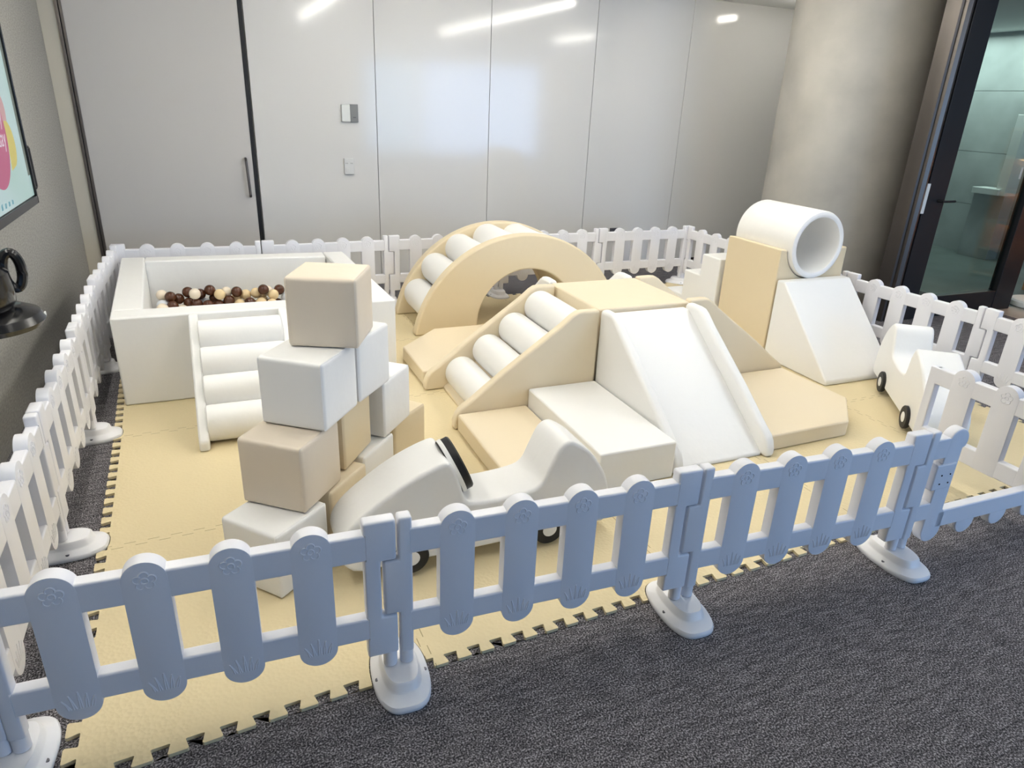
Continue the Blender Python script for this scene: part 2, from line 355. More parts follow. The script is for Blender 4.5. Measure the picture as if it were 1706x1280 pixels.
# conference camera on the left wall
t = empty('conference_camera', (-.195, 1.33, .785)); t.scale = (.9, .9, .9); tag(t, 'glossy black swivel camera on a rounded base below the wall screen', 'camera')
b = BM(); lathe(b, [(.04, 0), (.14, .005), (.20, .022), (.215, .045), (.20, .075), (.15, .098), (.09, .11), (.03, .112)], 40); obj('base', b, gloss_black, t)
b = BM(); lathe(b, [(.05, .10), (.135, .105), (.152, .13), (.155, .19), (.148, .25), (.115, .285), (.05, .30), (.02, .302)], 36, c=(-.02, -.03, 0)); obj('body', b, gloss_black, t)
b = BM(); pts = [(.12 + .030 * math.cos(a), .075 + .01 * math.cos(a), .235 + .075 * math.sin(a)) for a in [2 * math.pi * i / 28 for i in range(28)]]
tube(b, pts, .020, 10, True); obj('ring_handle', b, gloss_black, t)
b = BM(); box(b, -.235, -.06, .02, -.1, .06, .07); obj('wall_bracket', b, frame_black, t, bevel=.006)
b = BM(); lathe(b, [(.012, 0), (.012, .004)], 14, axis=0, c=(.205, .045, .05)); obj('indicator', b, standm, t)

# behind the left fence: two small fittings on the fabric wall
t = empty('wall_hook', (-.40, 1.62, .42)); tag(t, 'small metal hook on the grey wall behind the left fence', 'wall hook')
b = BM(); lathe(b, [(.022, 0), (.022, .008), (.008, .01), (.008, .05)], 14, axis=0); tube(b, [(.05, 0, 0), (.06, 0, .03), (.055, 0, .075)], .008, 8); obj('hook', b, darkmetal, t)

# ------------------------------------------------------------------ foam play mat with jigsaw edges
def edge_teeth(p, q, pitch, inward):
    """jigsaw tabs along p->q; tabs stand outside the inner line"""
    p = Vector(p); q = Vector(q); d = q - p; n = max(1, round(d.length / pitch)); st = d / n; u = d.normalized(); nn = Vector(inward).normalized(); out = []
    L = st.length; dep = .036
    for i in range(n):
        a = p + st * i
        for f, k in ((0.0, 1), (.20, 1), (.15, .55), (.15, .0), (.62, .0), (.62, .55), (.57, 1)):
            pass
        out += [a - nn * 0, ]
        out += [a + u * L * .52, a + u * L * .56 + nn * dep * .12, a + u * L * .46 + nn * dep * .95, a + u * L * .50 + nn * dep, a + u * L * .98 + nn * dep, a + u * L * 1.02 + nn * dep * .95, a + u * L * .95 + nn * dep * .12]
    return out
fr = [(.10, -.125), (.874, -.062), (1.90, -.020), (2.65, .002), (3.3, .036), (4.05, .056), (4.95, .075)]
lf = [(-.03, 3.95), (-.005, 2.696), (.042, 1.806), (.068, 1.101), (.088, .53), (.10, -.08)]
pts = []
for a, c in zip(fr, fr[1:]): pts += edge_teeth(a, c, .082, (0, 1))
rt = [(4.95, .075), (4.93, 2.0), (4.90, 4.04)]
for a, c in zip(rt, rt[1:]): pts += edge_teeth(a, c, .082, (-1, 0))
bk = [(4.90, 4.04), (2.4, 4.0), (-.03, 3.95)]
for a, c in zip(bk, bk[1:]): pts += edge_teeth(a, c, .082, (0, -1))
for a, c in zip(lf, lf[1:]): pts += edge_teeth(a, c, .082, (1, 0))
cl = []
for p in pts:
    if not cl or (Vector(p) - Vector(cl[-1])).length > .003: cl.append(tuple(p))
b = BM(); prism_z(b, [(p[0], p[1]) for p in cl], 0.0005, MT)
bmesh.ops.triangulate(b, faces=[f for f in b.faces if len(f.verts) > 4])
MATOBJ = obj('play_mat', b, foam, smooth=False)
tag(MATOBJ, 'cream interlocking foam mat with jigsaw edges under the soft play', 'play mat')

# ------------------------------------------------------------------ fence
PW, PT = .0525, .021
def relief(bm, grass=True):
    for s in (-1, 1):
        y = s * (PT - .0003)
        for k in range(5):
            a = math.radians(90 + 72 * k); cx, cz = .0165 * math.cos(a), .5255 + .0165 * math.sin(a)
            tube(bm, [(cx + .0105 * math.cos(a + q), y, cz + .0105 * math.sin(a + q)) for q in [math.radians(-115 + 23 * j) for j in range(11)]], .0025, 5)
        tube(bm, [(.0085 * math.cos(q), y, .5255 + .0085 * math.sin(q)) for q in [math.radians(36 * j) for j in range(10)]], .0025, 5, True)
        for k, (x, h, l) in enumerate(() if not grass else ((-.026, .035, -.012), (-.014, .048, -.007), (0, .056, .001), (.013, .046, .007), (.025, .034, .013))):
            tube(bm, [(x, y, .172), (x + l * .35, y, .172 + h * .55), (x + l, y, .172 + h)], .0025, 5)
            tube(bm, [(x + .006, y, .172), (x + l * .5 + .004, y, .172 + h * .5), (x + l, y, .172 + h)], .0022, 5)
def picket_bm():
    b = BM(); o = arcpts(0, .528, PW, 0, 180, 20) + [(-PW, .462), (-PW, .262)] + arcpts(0, .1865, PW, 180, 360, 20) + [(PW, .262), (PW, .462)]
    prism_y(b, o, -PT, PT); return b
RZ = (.185, .262, .462, .548)
def in_rail(e, xs):
    m = (e.verts[0].co + e.verts[1].co) / 2
    return any(abs(e.verts[0].co.x - x) < 1e-4 and abs(e.verts[1].co.x - x) < 1e-4 for x in xs) and abs(e.verts[0].co.z - e.verts[1].co.z) > .005 and (RZ[0] - .001 < m.z < RZ[1] + .001 or RZ[2] - .001 < m.z < RZ[3] + .001)
def bev(bm, w, seg=3, flush=()):
    """rounds the sharp edges, leaving the stretches where a rail runs into the side at x in flush"""
    es = [e for e in bm.edges if len(e.link_faces) == 2 and e.calc_face_angle() > math.radians(40) and not in_rail(e, flush)]
    bmesh.ops.bevel(bm, geom=es, offset=w, segments=seg, profile=.5, affect='EDGES', clamp_overlap=True)
_pb = picket_bm(); bmesh.ops.recalc_face_normals(_pb, faces=_pb.faces[:]); bev(_pb, .0075, 3, (-PW, PW)); relief(_pb)
_tmp = obj('picket', _pb, plastic); PICKET = _tmp.data; bpy.data.objects.remove(_tmp)
def peg(bm, x): lathe(bm, [(.021, .068), (.021, .16)], 20, c=(x, 0, 0))
def post_r():
    b = BM(); prism_y(b, [(.905, .118), (.9955, .118), (.9955, .258), (.951, .258), (.951, .452), (.9955, .452), (.9955, .585), (.905, .585), (.905, .548), (.905, .462), (.905, .262), (.905, .185)], -PT, PT)
    bmesh.ops.recalc_face_normals(b, faces=b.faces[:]); bev(b, .0075, 3, (.905,)); return b
def post_l():
    b = BM(); prism_y(b, [(.0025, .11), (.042, .11), (.042, .185), (.042, .262), (.042, .462), (.042, .548), (.042, .585), (.0025, .585), (.0025, .448), (-.0405, .448), (-.0405, .262), (.0025, .262)], -PT, PT)
    bmesh.ops.recalc_face_normals(b, faces=b.faces[:]); bev(b, .0075, 3, (.042,)); return b
_pr = obj('post', post_r(), plastic); _pl = obj('post', post_l(), plastic)
_b = BM(); peg(_b, .972); _qr = obj('peg', _b, plastic); _b = BM(); peg(_b, .0215); _ql = obj('peg', _b, plastic)
S0, SP = .1735, .198
def rail(z0, z1, name='rail'):
    b = BM(); box(b, .03, -PT + .0003, z0, .92, PT - .0003, z1); return obj(name, b, plastic, bevel=.007, seg=3)
_rt, _rb = rail(.462, .548), rail(.185, .262)
PROTO = [_pr, _pl, _qr, _ql, _rt, _rb]
def panel(p, q, label, corner=None):
    """corner = direction of the panel that starts where this one ends, when the two meet at a right angle"""
    p = Vector(p); q = Vector(q); d = q - p
    if corner: q = q - .019 * Vector(corner).normalized() + .026 * d.normalized(); d = q - p
    t = empty('picket_fence', (p.x, p.y, 0), math.atan2(d.y, d.x)); tag(t, label, 'fence panel', 'white picket fence panels round the play area')
    sc = d.length
    for o in PROTO:
        c = o.copy(); COL.objects.link(c); c.parent = t; c.scale = (sc, 1, 1)
    for k in range(4):
        c = bpy.data.objects.new('picket', PICKET); COL.objects.link(c); c.parent = t; c.location = ((S0 + SP * k) * sc, 0, 0)
    return t
F = [(0, 0), (.999, -.043), (1.998, -.090), (2.997, -.143), (3.996, -.163)]
Lf = [(-.037, .999), (-.055, 1.999), (-.089, 2.999), (-.069, 3.998)]
Bk = [(-.069, 3.998), (.931, 3.970), (1.93, 4.014), (2.93, 4.018), (3.93, 4.022), (4.93, 4.009)]
Rt = [(4.93, 4.009), (4.987, 3.011), (4.926, 2.013), (5.013, 1.016), (5.013, .016)]
panel(F[0], F[1], 'front fence panel nearest the camera, left of the cube stack')
panel(F[1], F[2], 'front fence panel before the white car with the steering wheel')
panel(F[2], F[3], 'front fence panel before the white slide, left of the gate')
Lp = [F[0]] + Lf
for i, lb in enumerate(('left side fence panel nearest the camera, cut by the frame edge', 'left side fence panel beside the bare stretch of mat, second from the camera',
                        'left side fence panel next to the front corner of the ball pit', 'left side fence panel running along the ball pit to the back corner')):
    panel(Lp[i + 1], Lp[i], lb, (1, -.043) if i == 0 else None)
for i, lb in enumerate(('back fence panel in the left corner behind the ball pit', 'back fence panel behind the right end of the ball pit, below the switch', 'back fence panel mostly hidden behind the cream arch',
                        'back fence panel at the right foot of the cream arch', 'back fence panel in the far right corner with the socket seen through it')):
    panel(Bk[i + 1], Bk[i], lb, (-.02, -1) if i == 0 else None)
for i, lb in enumerate(('right side fence panel at the back corner behind the white steps', 'right side fence panel hidden behind the raised white tube', 'right side fence panel between the white wedge and the small white car', 'right side fence panel behind the opened gate, cut by the frame edge')):
    panel(Rt[i + 1], Rt[i], lb, (-1, .01) if i == 0 else None)
# gate
g0, g1 = Vector(F[3]), Vector(F[4]); gd = g1 - g0
gate = empty('fence_gate', (g0.x, g0.y, 0), math.atan2(gd.y, gd.x)); tag(gate, 'white picket gate frame with latch block and open leaf at the front right', 'fence gate')
for o in (_pl, _ql, _pr, _qr):
    c = o.copy(); COL.objects.link(c); c.parent = gate
b = BM(); o = arcpts(.15, .528, PW, -35, 180, 22) + [(.15 - PW, .14)] + arcpts(.15, .1245, PW, 180, 360, 20) + [(.15 + PW, .20), (.183, .22), (.183, .46), (.183, .495)]
prism_y(b, o, -PT, PT); bmesh.ops.recalc_face_normals(b, faces=b.faces[:]); bev(b, .006)
obj('picket', b, plastic, gate)
for z0, z1 in ((.462, .548), (.185, .262)): bxo('rail', plastic, gate, .03, -PT + .0003, z0, .14, PT - .0003, z1, .006)
bxo('bottom_rail', plastic, gate, .16, -PT, .132, .92, PT, .212, .007)
for k in range(1, 4):
    b = BM(); o = arcpts(.15 + .2 * k, .1245, PW, 180, 360, 20) + [(.15 + .2 * k + PW, .17), (.15 + .2 * k - PW, .17)]
    prism_y(b, o, -PT + .001, PT - .001); bmesh.ops.recalc_face_normals(b, faces=b.faces[:]); bev(b, .006); obj('scallop', b, plastic, gate)
lb = bxo('latch_block', plastic, gate, .066, -.027, .325, .172, .02, .437, .006)
b = BM()
for x in (.102, .148):
    for z in (.352, .39): lathe(b, [(.0035, -.0285), (.0035, -.026)], 10, axis=1, c=(x, 0, z))
obj('screw_holes', b, gloss_black, lb)
for k in (.92,):
    b = BM(); prism_y(b, arcpts(k, .528, PW, 0, 180, 16) + arcpts(k, .1865, PW, 180, 360, 16), -PT + .001, PT - .001); bmesh.ops.recalc_face_normals(b, faces=b.faces[:]); bev(b, .006); obj('picket', b, plastic, gate)
# open leaf, hinged on the far upright and swung into the play area
leaf = empty('gate_leaf', (.80, .0, 0), math.radians(90 + 1.2)); leaf.parent = gate
b = BM(); prism_y(b, arcpts(0, .528, PW, 0, 180, 20) + [(-PW, .462), (-PW, .15), (PW, .15), (PW, .462)], -PT, PT)
bmesh.ops.recalc_face_normals(b, faces=b.faces[:]); bev(b, .0075, 3, (-PW, PW)); relief(b, False)
lp0 = obj('picket', b, plastic, leaf); lp0.location = (.03, 0, 0)
for x in (.225, .425):
    c = lp0.copy(); COL.objects.link(c); c.parent = leaf; c.location = (x, 0, 0)
for z0, z1 in ((.462, .545), (.15, .235)): bxo('rail', plastic, leaf, -.02, -PT + .0003, z0, .575, PT - .0003, z1, .007)
bxo('end_post', plastic, leaf, .555, -PT, .15, .60, PT, .545, .006)
b = BM(); box(b, .599, -.006, .34, .603, .006, .40); box(b, .599, -.010, .492, .6025, .010, .522); obj('catch', b, screwm, leaf)
for o in PROTO: bpy.data.objects.remove(o)

# fence feet
def foot_proto():
    t = empty('fence_stand', (0, 0, 0)); b = BM(); n = 40
    def ring(hw, hl, z):
        out = []
        for k in range(n):
            a = 2 * math.pi * k / n; c, s = math.cos(a), math.sin(a); e = .62
            out.append(b.verts.new((hw * math.copysign(abs(c) ** e, c), hl * math.copysign(abs(s) ** .85, s), z)))
        return out
    lv = [ring(.083, .145, .0), ring(.086, .148, .006), ring(.086, .148, .014), ring(.082, .143, .022), ring(.062, .108, .034), ring(.058, .102, .040), ring(.055, .097, .058), ring(.050, .09, .064), ring(.03, .06, .066)]
    for A, B2 in zip(lv, lv[1:]):
        for k in range(n): b.faces.new((A[k], A[(k + 1) % n], B2[(k + 1) % n], B2[k]))
    b.faces.new(lv[0][::-1]); b.faces.new(lv[-1]); obj('base', b, basepl, t)
    for s in (-1, 1):
        b = BM(); lathe(b, [(.007, .0), (.007, .004), (.0025, .0042)], 12, c=(s * .072, -.02, .0235)); obj('screw', b, screwm, t)
    return t
fp = foot_proto(); used = False
FEET = [(F[0], -5, 'fence foot at the front left corner, cut by the frame edge'), (F[1], -3, 'fence foot in front of the white car nose, standing on the mat edge'), (F[2], -3, 'fence foot below the left corner of the white slide'),
        (F[3], -2, 'fence foot at the gate, rightmost in the front row'), (Lf[0], 90, 'fence foot on the left side nearest the camera'), ((Lf[1][0] - .02, Lf[1][1]), 90, 'fence foot on the left side beside the ball pit corner'),
        ((Lf[2][0] - .058, Lf[2][1]), 90, 'fence foot on the left side behind the ball pit corner'), ((Bk[0][0] - .03, Bk[0][1] + .05), 45, 'fence foot in the back left corner'), ((Bk[1][0], Bk[1][1] + .03), 0, 'fence foot at the back behind the ball pit middle'), (Bk[2], 0, 'fence foot at the back beside the left foot of the arch'),
        (Bk[3], 0, 'fence foot seen through the arch tunnel'), (Bk[4], 0, 'fence foot at the back right of the arch'), (Bk[5], 45, 'fence foot in the back right corner behind the white steps'),
        (Rt[1], 90, 'fence foot on the right side behind the raised tube'), (Rt[2], 90, 'fence foot on the right side behind the white wedge'), (Rt[3], 90, 'fence foot on the right side behind the small white car'), (F[4], 0, 'fence foot at the hinge end of the gate')]
for (x, y), a, lb in FEET:
    o = fp if not used else copy_tree(fp); used = True
    o.location = (x, y, .0005); o.rotation_euler = (0, 0, math.radians(a)); tag(o, lb, 'fence foot', 'white feet of the picket fence')

# the mat is cut away round the stands that reach onto it, so that they stand on the carpet
b = BM()
for (x, y), a, lb in FEET:
    n = 40; ca, sa = math.cos(math.radians(a)), math.sin(math.radians(a)); pts = []
    for k in range(n):
        q = 2 * math.pi * k / n; c, si = math.cos(q), math.sin(q)
        u, v = .089 * math.copysign(abs(c) ** .62, c), .151 * math.copysign(abs(si) ** .85, si); pts.append((x + ca * u - sa * v, y + sa * u + ca * v))
    prism_z(b, pts, -.05, .06)
cut = obj('cutter', b, foam, smooth=False); md = MATOBJ.modifiers.new('cut', 'BOOLEAN'); md.object = cut; md.operation = 'DIFFERENCE'; md.solver = 'EXACT'; md.use_self = True
dg = bpy.context.evaluated_depsgraph_get(); dg.update(); me = bpy.data.meshes.new_from_object(MATOBJ.evaluated_get(dg)); MATOBJ.modifiers.clear(); MATOBJ.data = me; bpy.data.objects.remove(cut)

# ------------------------------------------------------------------ soft play: tower, stairs, slides, pads
SIDE = [(.82, .012), (.82, .614), (.72, .616), (.685, .612), (.655, .595), (.625, .57), (.59, .542), (.48, .464), (.26, .308), (.07, .162), (.02, .128), (.0, .10), (-.015, .06), (-.015, .012)]
def place_local(o, origin, ang): o.location = origin; o.rotation_euler = (0, 0, ang)
def stairs(label, origin, ang, w, m_side, m_roll, ramp=False):
    """local x: low end 0 -> high end .82, local y: 0..w"""
    t = empty('soft_ramp' if ramp else 'soft_stairs', origin, ang); tag(t, label, 'soft play ramp' if ramp else 'soft play stairs')
    th = .058
    for y0 in (0, w - th):
        b = BM(); prism_y(b, SIDE, y0, y0 + th); obj('side_panel', b, m_side, t, bevel=.014, seg=4, ang=25)
    if ramp:
        b = BM(); prism_y(b, [(.02, .012), (.818, .012), (.818, .575), (.765, .575), (.02, .03)], th, w - th); obj('slope', b, m_roll, t, bevel=.008)
        return t
    b = BM(); prism_y(b, [(.10, .012), (.815, .012), (.815, .50), (.77, .50), (.10, .03)], th, w - th); obj('core', b, m_side, t, bevel=.004)
    for k in range(4):
        b = BM(); lathe(b, [(.088, th - .004), (.099, th + .004), (.1005, th + .02), (.1005, w - th - .02), (.099, w - th - .004), (.088, w - th + .004)], 36, axis=1, c=(.215 + .166 * k, 0, .115 + .125 * k) if k else (.21, 0, .1135)); obj('roll', b, m_roll, t)
    return t
def slide(label, origin, ang, w, m):
    t = empty('soft_slide', origin, ang); tag(t, label, 'soft play slide'); th = .06
    pr = [(a * .985, c) for a, c in SIDE]
    for y0 in (0, w - th):
        b = BM(); prism_y(b, pr, y0, y0 + th); obj('side_bolster', b, m, t, bevel=.022, seg=5, ang=25)
    b = BM(); prism_y(b, [(.02, .012), (.82, .012), (.82, .585), (.765, .585), (.02, .03)], th - .002, w - th + .002); obj('slide_surface', b, m, t, bevel=.008)
    return t
TX0, TX1, TY0, TY1 = 2.53, 3.15, 1.545, 2.155
t = empty('soft_tower', ((TX0 + TX1) / 2, (TY0 + TY1) / 2, MT)); tag(t, 'cream square tower block between the two slides and stairs', 'soft play block')
hx, hy = (TX1 - TX0) / 2, (TY1 - TY0) / 2
bxo('block', cream, t, -hx + .002, -hy + .002, 0, hx - .002, hy - .002, .595, .012)
stairs('cream sided stairs with four white rolls, left of the cream tower', (1.70, 1.50, 0), 0, .62, cream, white)
stairs('cream sided ramp on the far side of the cream tower from the rolled stairs', (3.98, 2.175, 0), math.pi, .62, cream, white, True)
slide('white slide coming down from the cream tower towards the camera', (3.155, .715, 0), math.pi / 2, .625, white)
slide('white slide hidden behind the cream tower, only its rail tops showing', (2.53, 2.975, 0), -math.pi / 2, .62, white)
def pad(name, label, pts, h, m, bevel=.012, z0=MT):
    cx = sum(p[0] for p in pts) / len(pts); cy = sum(p[1] for p in pts) / len(pts)
    b = BM(); prism_z(b, [(x - cx, y - cy) for x, y in pts], 0, h); o = obj(name, b, m, bevel=bevel, seg=4, ang=25); o.location = (cx, cy, z0)
    return tag(o, label, 'soft play pad')
pad('floor_pad', 'low cream pad between the rolled stairs and the white box', [(1.70, .72), (2.10, .72), (2.10, 1.497), (1.70, 1.497)], .096, cream)
pad('box_block', 'white oblong box block left of the front slide', [(2.107, .695), (2.52, .695), (2.52, 1.497), (2.107, 1.497)], .192, white, .010)
pad('floor_pad', 'low cream pad with a cut corner, right of the front slide', [(3.16, .755), (3.72, .765), (3.98, 1.02), (3.965, 1.545), (3.16, 1.545)], .092, cream)
pad('floor_pad', 'low cream pad with a cut corner, between stairs and arch', [(1.695, 2.14), (2.51, 2.14), (2.51, 2.94), (2.00, 2.94), (1.69, 2.62)], .096, cream)
pad('floor_pad', 'low white pad behind the cream tower, right of the hidden slide', [(3.16, 2.19), (3.97, 2.19), (3.97, 2.75), (3.72, 2.99), (3.16, 2.99)], .10, white)
pad('floor_pad', 'thin white pad on the mat before the white steps', [(4.08, 3.16), (4.62, 3.16), (4.62, 3.56), (4.08, 3.56)], .10, white)

# arch bridge
AX, AZ, AR = 2.77, -.15, .885
IX, IZ, IR = 2.80, .06, .41
def arch_profile(R, ir, n=44):
    a0 = math.degrees(math.asin((MT - AZ) / R))
    outer = arcpts(AX, AZ, R, 180 - a0, a0, n)
    inner = [(IX + ir, MT)] + arcpts(IX, IZ, ir, 0, 180, 32) + [(IX - ir, MT)]
    return outer, inner
def arch_bm(R, ir, y0, y1):
    b = BM(); o, i = arch_profile(R, ir); prism_y(b, o + i, y0, y1)
    bmesh.ops.recalc_face_normals(b, faces=b.faces[:]); return b
t = empty('arch_bridge', (0, 0, 0)); t.location = (AX, 3.40, MT); tag(t, 'cream half round arch bridge with white rolls and a tunnel', 'soft play arch')
def inarch(o):
    for v in o.data.vertices: v.co -= Vector((AX, 3.40, MT))
    return o
for y0, y1 in ((3.075, 3.165), (3.645, 3.735)):
    inarch(obj('side_arch', arch_bm(AR, IR, y0, y1), tan, t, bevel=.016, seg=4, ang=40))
inarch(obj('tunnel_core', arch_bm(AR - .20, IR + .005, 3.16, 3.65), tan, t, bevel=.004))
RR = .765
for k in range(8):
    a = math.radians(154 - 18.6 * k); b = BM()
    lathe(b, [(.10, 3.158), (.116, 3.165), (.120, 3.19), (.120, 3.62), (.116, 3.645), (.10, 3.652)], 36, axis=1, c=(AX + RR * math.cos(a), 0, AZ + RR * math.sin(a)))
    inarch(obj('roll', b, white, t))

# ball pit
P0 = [(.058, 2.345), (1.583, 2.343), (1.518, 3.80), (-.018, 3.885)]
t = empty('ball_pit', (.78, 3.09, MT)); tag(t, 'large white square ball pit in the back left corner', 'ball pit')
def lerp(a, c, s): return (a[0] + (c[0] - a[0]) * s, a[1] + (c[1] - a[1]) * s)
wth = .15
fl, frr, br, bl = P0
ifl = (fl[0] + wth, fl[1] + wth + .01); ifr = (frr[0] - wth, frr[1] + wth + .01); ibr = (br[0] - wth, br[1] - wth); ibl = (bl[0] + wth, bl[1] - wth)
def wallpiece(pts, m=white, h=.502):
    b = BM(); prism_z(b, [(x - .78, y - 3.09) for x, y in pts], 0, h); return obj('padded_wall', b, m, t, bevel=.012, seg=4)
wallpiece([(fl[0] - .008, ifl[1] + .0005), (ifl[0], ifl[1] + .0005), (ibl[0], bl[1] - .01), bl])
wallpiece([(ifr[0], ifr[1] + .0005), (frr[0] - .007, ifr[1] + .0005), br, (ibr[0], br[1] + .005)])
wallpiece([fl, frr, (frr[0] - .007, ifr[1]), (fl[0] - .008, ifl[1])])
wallpiece([(ibl[0] + .003, ibl[1]), (ibr[0] - .002, ibr[1]), (ibr[0] - .002, br[1] + .004), (ibl[0] + .003, bl[1] - .012)])
b = BM(); prism_z(b, [(x - .78, y - 3.09) for x, y in ((ifl[0], ifl[1]), (ifr[0], ifr[1]), (ibr[0], ibr[1]), (ibl[0], ibl[1]))], 0, .105); obj('floor_cushion', b, white, t, bevel=.01)

# ladder leaning on the pit front
t = empty('pit_steps', (.435, 2.34, MT)); tag(t, 'white soft steps with four rolls against the ball pit front', 'soft play steps')
LP = [(0, 0), (0, .503), (-.05, .506), (-.085, .49), (-.66, .085), (-.69, .05), (-.69, 0)]
for x0 in (0, .465):
    b = BM(); prism_x(b, LP, x0, x0 + .048); obj('side_panel', b, white, t, bevel=.012, seg=4, ang=25)
b = BM(); prism_x(b, [(-.002, 0), (-.002, .40), (-.06, .40), (-.56, .02), (-.56, 0)], .047, .466); obj('core', b, white, t, bevel=.004)
for k in range(4):
    b = BM(); c = (0, -.565 + .142 * k, (.0935 + .1045 * k))
    lathe(b, [(.082, .044), (.090, .05), (.092, .062), (.092, .450), (.090, .462), (.082, .468)], 32, axis=0, c=c); obj('roll', b, white, t)

# balls
BALLS = [(0.228,3.498,0.253,'W'),(0.228,3.571,0.155,'B'),(0.228,3.566,0.307,'P'),(0.232,3.413,0.252,'P'),(0.283,3.514,0.305,'B'),(0.291,3.530,0.221,'C'),(0.351,3.484,0.214,'P'),(0.330,3.565,0.276,'B'),(0.394,3.562,0.320,'B'),(0.395,3.535,0.249,'B'),(0.353,3.564,0.194,'B'),(0.441,3.468,0.329,'P'),(0.472,3.544,0.306,'B'),(0.446,3.479,0.254,'B'),(0.478,3.500,0.188,'W'),(0.495,3.557,0.235,'W'),(0.517,3.454,0.245,'B'),(0.538,3.521,0.335,'B'),(0.551,3.554,0.183,'C'),(0.599,3.483,0.311,'C'),(0.645,3.550,0.308,'P'),(0.656,3.488,0.262,'B'),(0.585,3.485,0.235,'B'),(0.690,3.548,0.178,'C'),(0.712,3.504,0.317,'B'),(0.703,3.547,0.253,'C'),(0.772,3.539,0.283,'C'),(0.765,3.544,0.204,'B'),(0.726,3.477,0.232,'C'),(0.842,3.514,0.298,'C'),(0.826,3.499,0.210,'B'),(0.885,3.538,0.236,'C'),(0.891,3.466,0.331,'B'),(0.922,3.536,0.303,'P'),(0.956,3.468,0.291,'C'),(0.932,3.480,0.220,'B'),(1.003,3.525,0.309,'B'),(1.048,3.524,0.247,'W'),(0.985,3.533,0.205,'B'),(0.563,3.552,0.270,'B'),(0.228,3.571,0.231,'B'),(0.293,3.458,0.254,'B'),(0.429,3.561,0.186,'C'),(0.621,3.547,0.211,'B'),(0.792,3.443,0.249,'B'),(0.868,3.445,0.243,'C'),(0.939,3.407,0.239,'C')]
SPARE = [(1.12, 3.50, .19, 'C'), (1.20, 3.49, .18, 'B'), (1.29, 3.50, .19, 'P'), (1.15, 3.38, .17, 'B'), (1.25, 3.37, .18, 'W'), (1.33, 3.38, .17, 'C'), (1.08, 3.30, .16, 'P'), (1.31, 3.26, .16, 'B')]
bb = BM(); bmesh.ops.create_uvsphere(bb, u_segments=24, v_segments=14, radius=.038)
tmp = obj('ball', bb, ballc['B']); SPH = {}
for k in ballc:
    me = tmp.data.copy(); me.materials.clear(); me.materials.append(ballc[k]); SPH[k] = me
bpy.data.objects.remove(tmp)
nm = {'B': 'dark brown', 'C': 'cream', 'P': 'pale ivory', 'W': 'cool white'}
ordn = ['leftmost', 'second', 'third', 'fourth', 'fifth', 'sixth', 'seventh', 'eighth', 'ninth', 'tenth', 'eleventh', 'twelfth', 'thirteenth', 'fourteenth', 'fifteenth', 'sixteenth', 'seventeenth', 'eighteenth', 'nineteenth', 'twentieth', 'twenty-first', 'twenty-second', 'twenty-third', 'twenty-fourth', 'twenty-fifth', 'twenty-sixth', 'twenty-seventh', 'twenty-eighth']
cnt = {}
for x, y, z, c in sorted(BALLS + SPARE, key=lambda q: (Vector(q[:3]) - M.translation).dot(_R) / (Vector(q[:3]) - M.translation).dot(_F)):
    o = bpy.data.objects.new('pit_ball', SPH[c]); COL.objects.link(o); o.location = (x, y, z)
    k = cnt.get(c, 0); cnt[c] = k + 1
    tag(o, ('%s of the %s balls in the ball pit' % (ordn[k], nm[c])) if k == 0 else '%s %s ball from the left in the ball pit' % (ordn[k], nm[c]), 'ball', 'balls in the ball pit')

# cube stack
def rbox(bm, h, r, bulge):
    P = [-1, -.988, -.965, -.93, -.88, -.6, -.3, 0, .3, .6, .88, .93, .965, .988, 1]; n = len(P); key = {}
    def vert(p):
        k = tuple(round(c, 4) for c in p)
        if k not in key:
            q = Vector([max(-h + r, min(h - r, c * h)) for c in p]); d = Vector([c * h for c in p]) - q
            d = d.normalized() if d.length > 1e-9 else d
            o = q + d * r
            for a in range(3):
                if abs(abs(p[a]) - 1) < 1e-9:
                    u, w = p[(a + 1) % 3], p[(a + 2) % 3]; o[a] += math.copysign(bulge * (1 - u * u) * (1 - w * w), p[a])
            key[k] = bm.verts.new(o)
        return key[k]
    for a in range(3):
        for s in (-1, 1):
            for i in range(n - 1):
                for j in range(n - 1):
                    q = []
                    for u, w in ((P[i], P[j]), (P[i + 1], P[j]), (P[i + 1], P[j + 1]), (P[i], P[j + 1])):
                        p = [0, 0, 0]; p[a] = s; p[(a + 1) % 3] = u; p[(a + 2) % 3] = w; q.append(vert(p))
                    bm.faces.new(q if s > 0 else q[::-1])
CS = .13
def cube(label, x, y, lev, yaw, m):
    t = empty('soft_cube', (x, y, MT + .001 + lev * .261), math.radians(yaw)); tag(t, label, 'soft cube', 'stacked soft cubes')
    b = BM(); rbox(b, CS - .0015, .014, .0015)
    for v in b.verts: v.co.z += CS
    obj('cover', b, m, t)
    b = BM(); e = CS - .0055
    for s in (-1, 1):
        y_ = s * (CS - .010); k = CS - .0042; c = .010
        pts = []
        for cx, cz, a0 in ((k - c, k - c, 0), (-k + c, k - c, 90), (-k + c, -k + c, 180), (k - c, -k + c, 270)):
            pts += [(cx + c * math.cos(math.radians(a0 + 22.5 * i)), y_, CS + cz + c * math.sin(math.radians(a0 + 22.5 * i))) for i in range(5)]
        tube(b, pts, .0028, 6, True)
    obj('piping', b, m, t)
cube('white cube at the front of the bottom row, nearest the fence', .71, .60, 0, 41, white)
cube('cream cube second in the bottom row, half hidden by the white car', .905, .825, 0, 47, cream)
cube('ivory white cube third in the bottom row behind the car nose', 1.075, 1.055, 0, 48, beige if False else white)
cube('cream cube at the far end of the bottom row', 1.295, 1.345, 0, 41, tan)
cube('beige cube on top of the front white cube', .79, .705, 1, 51, beige)
cube('cream cube in the middle of the second row', .965, .965, 1, 55, tan)
cube('white cube at the far end of the second row', 1.19, 1.195, 1, 50, white)
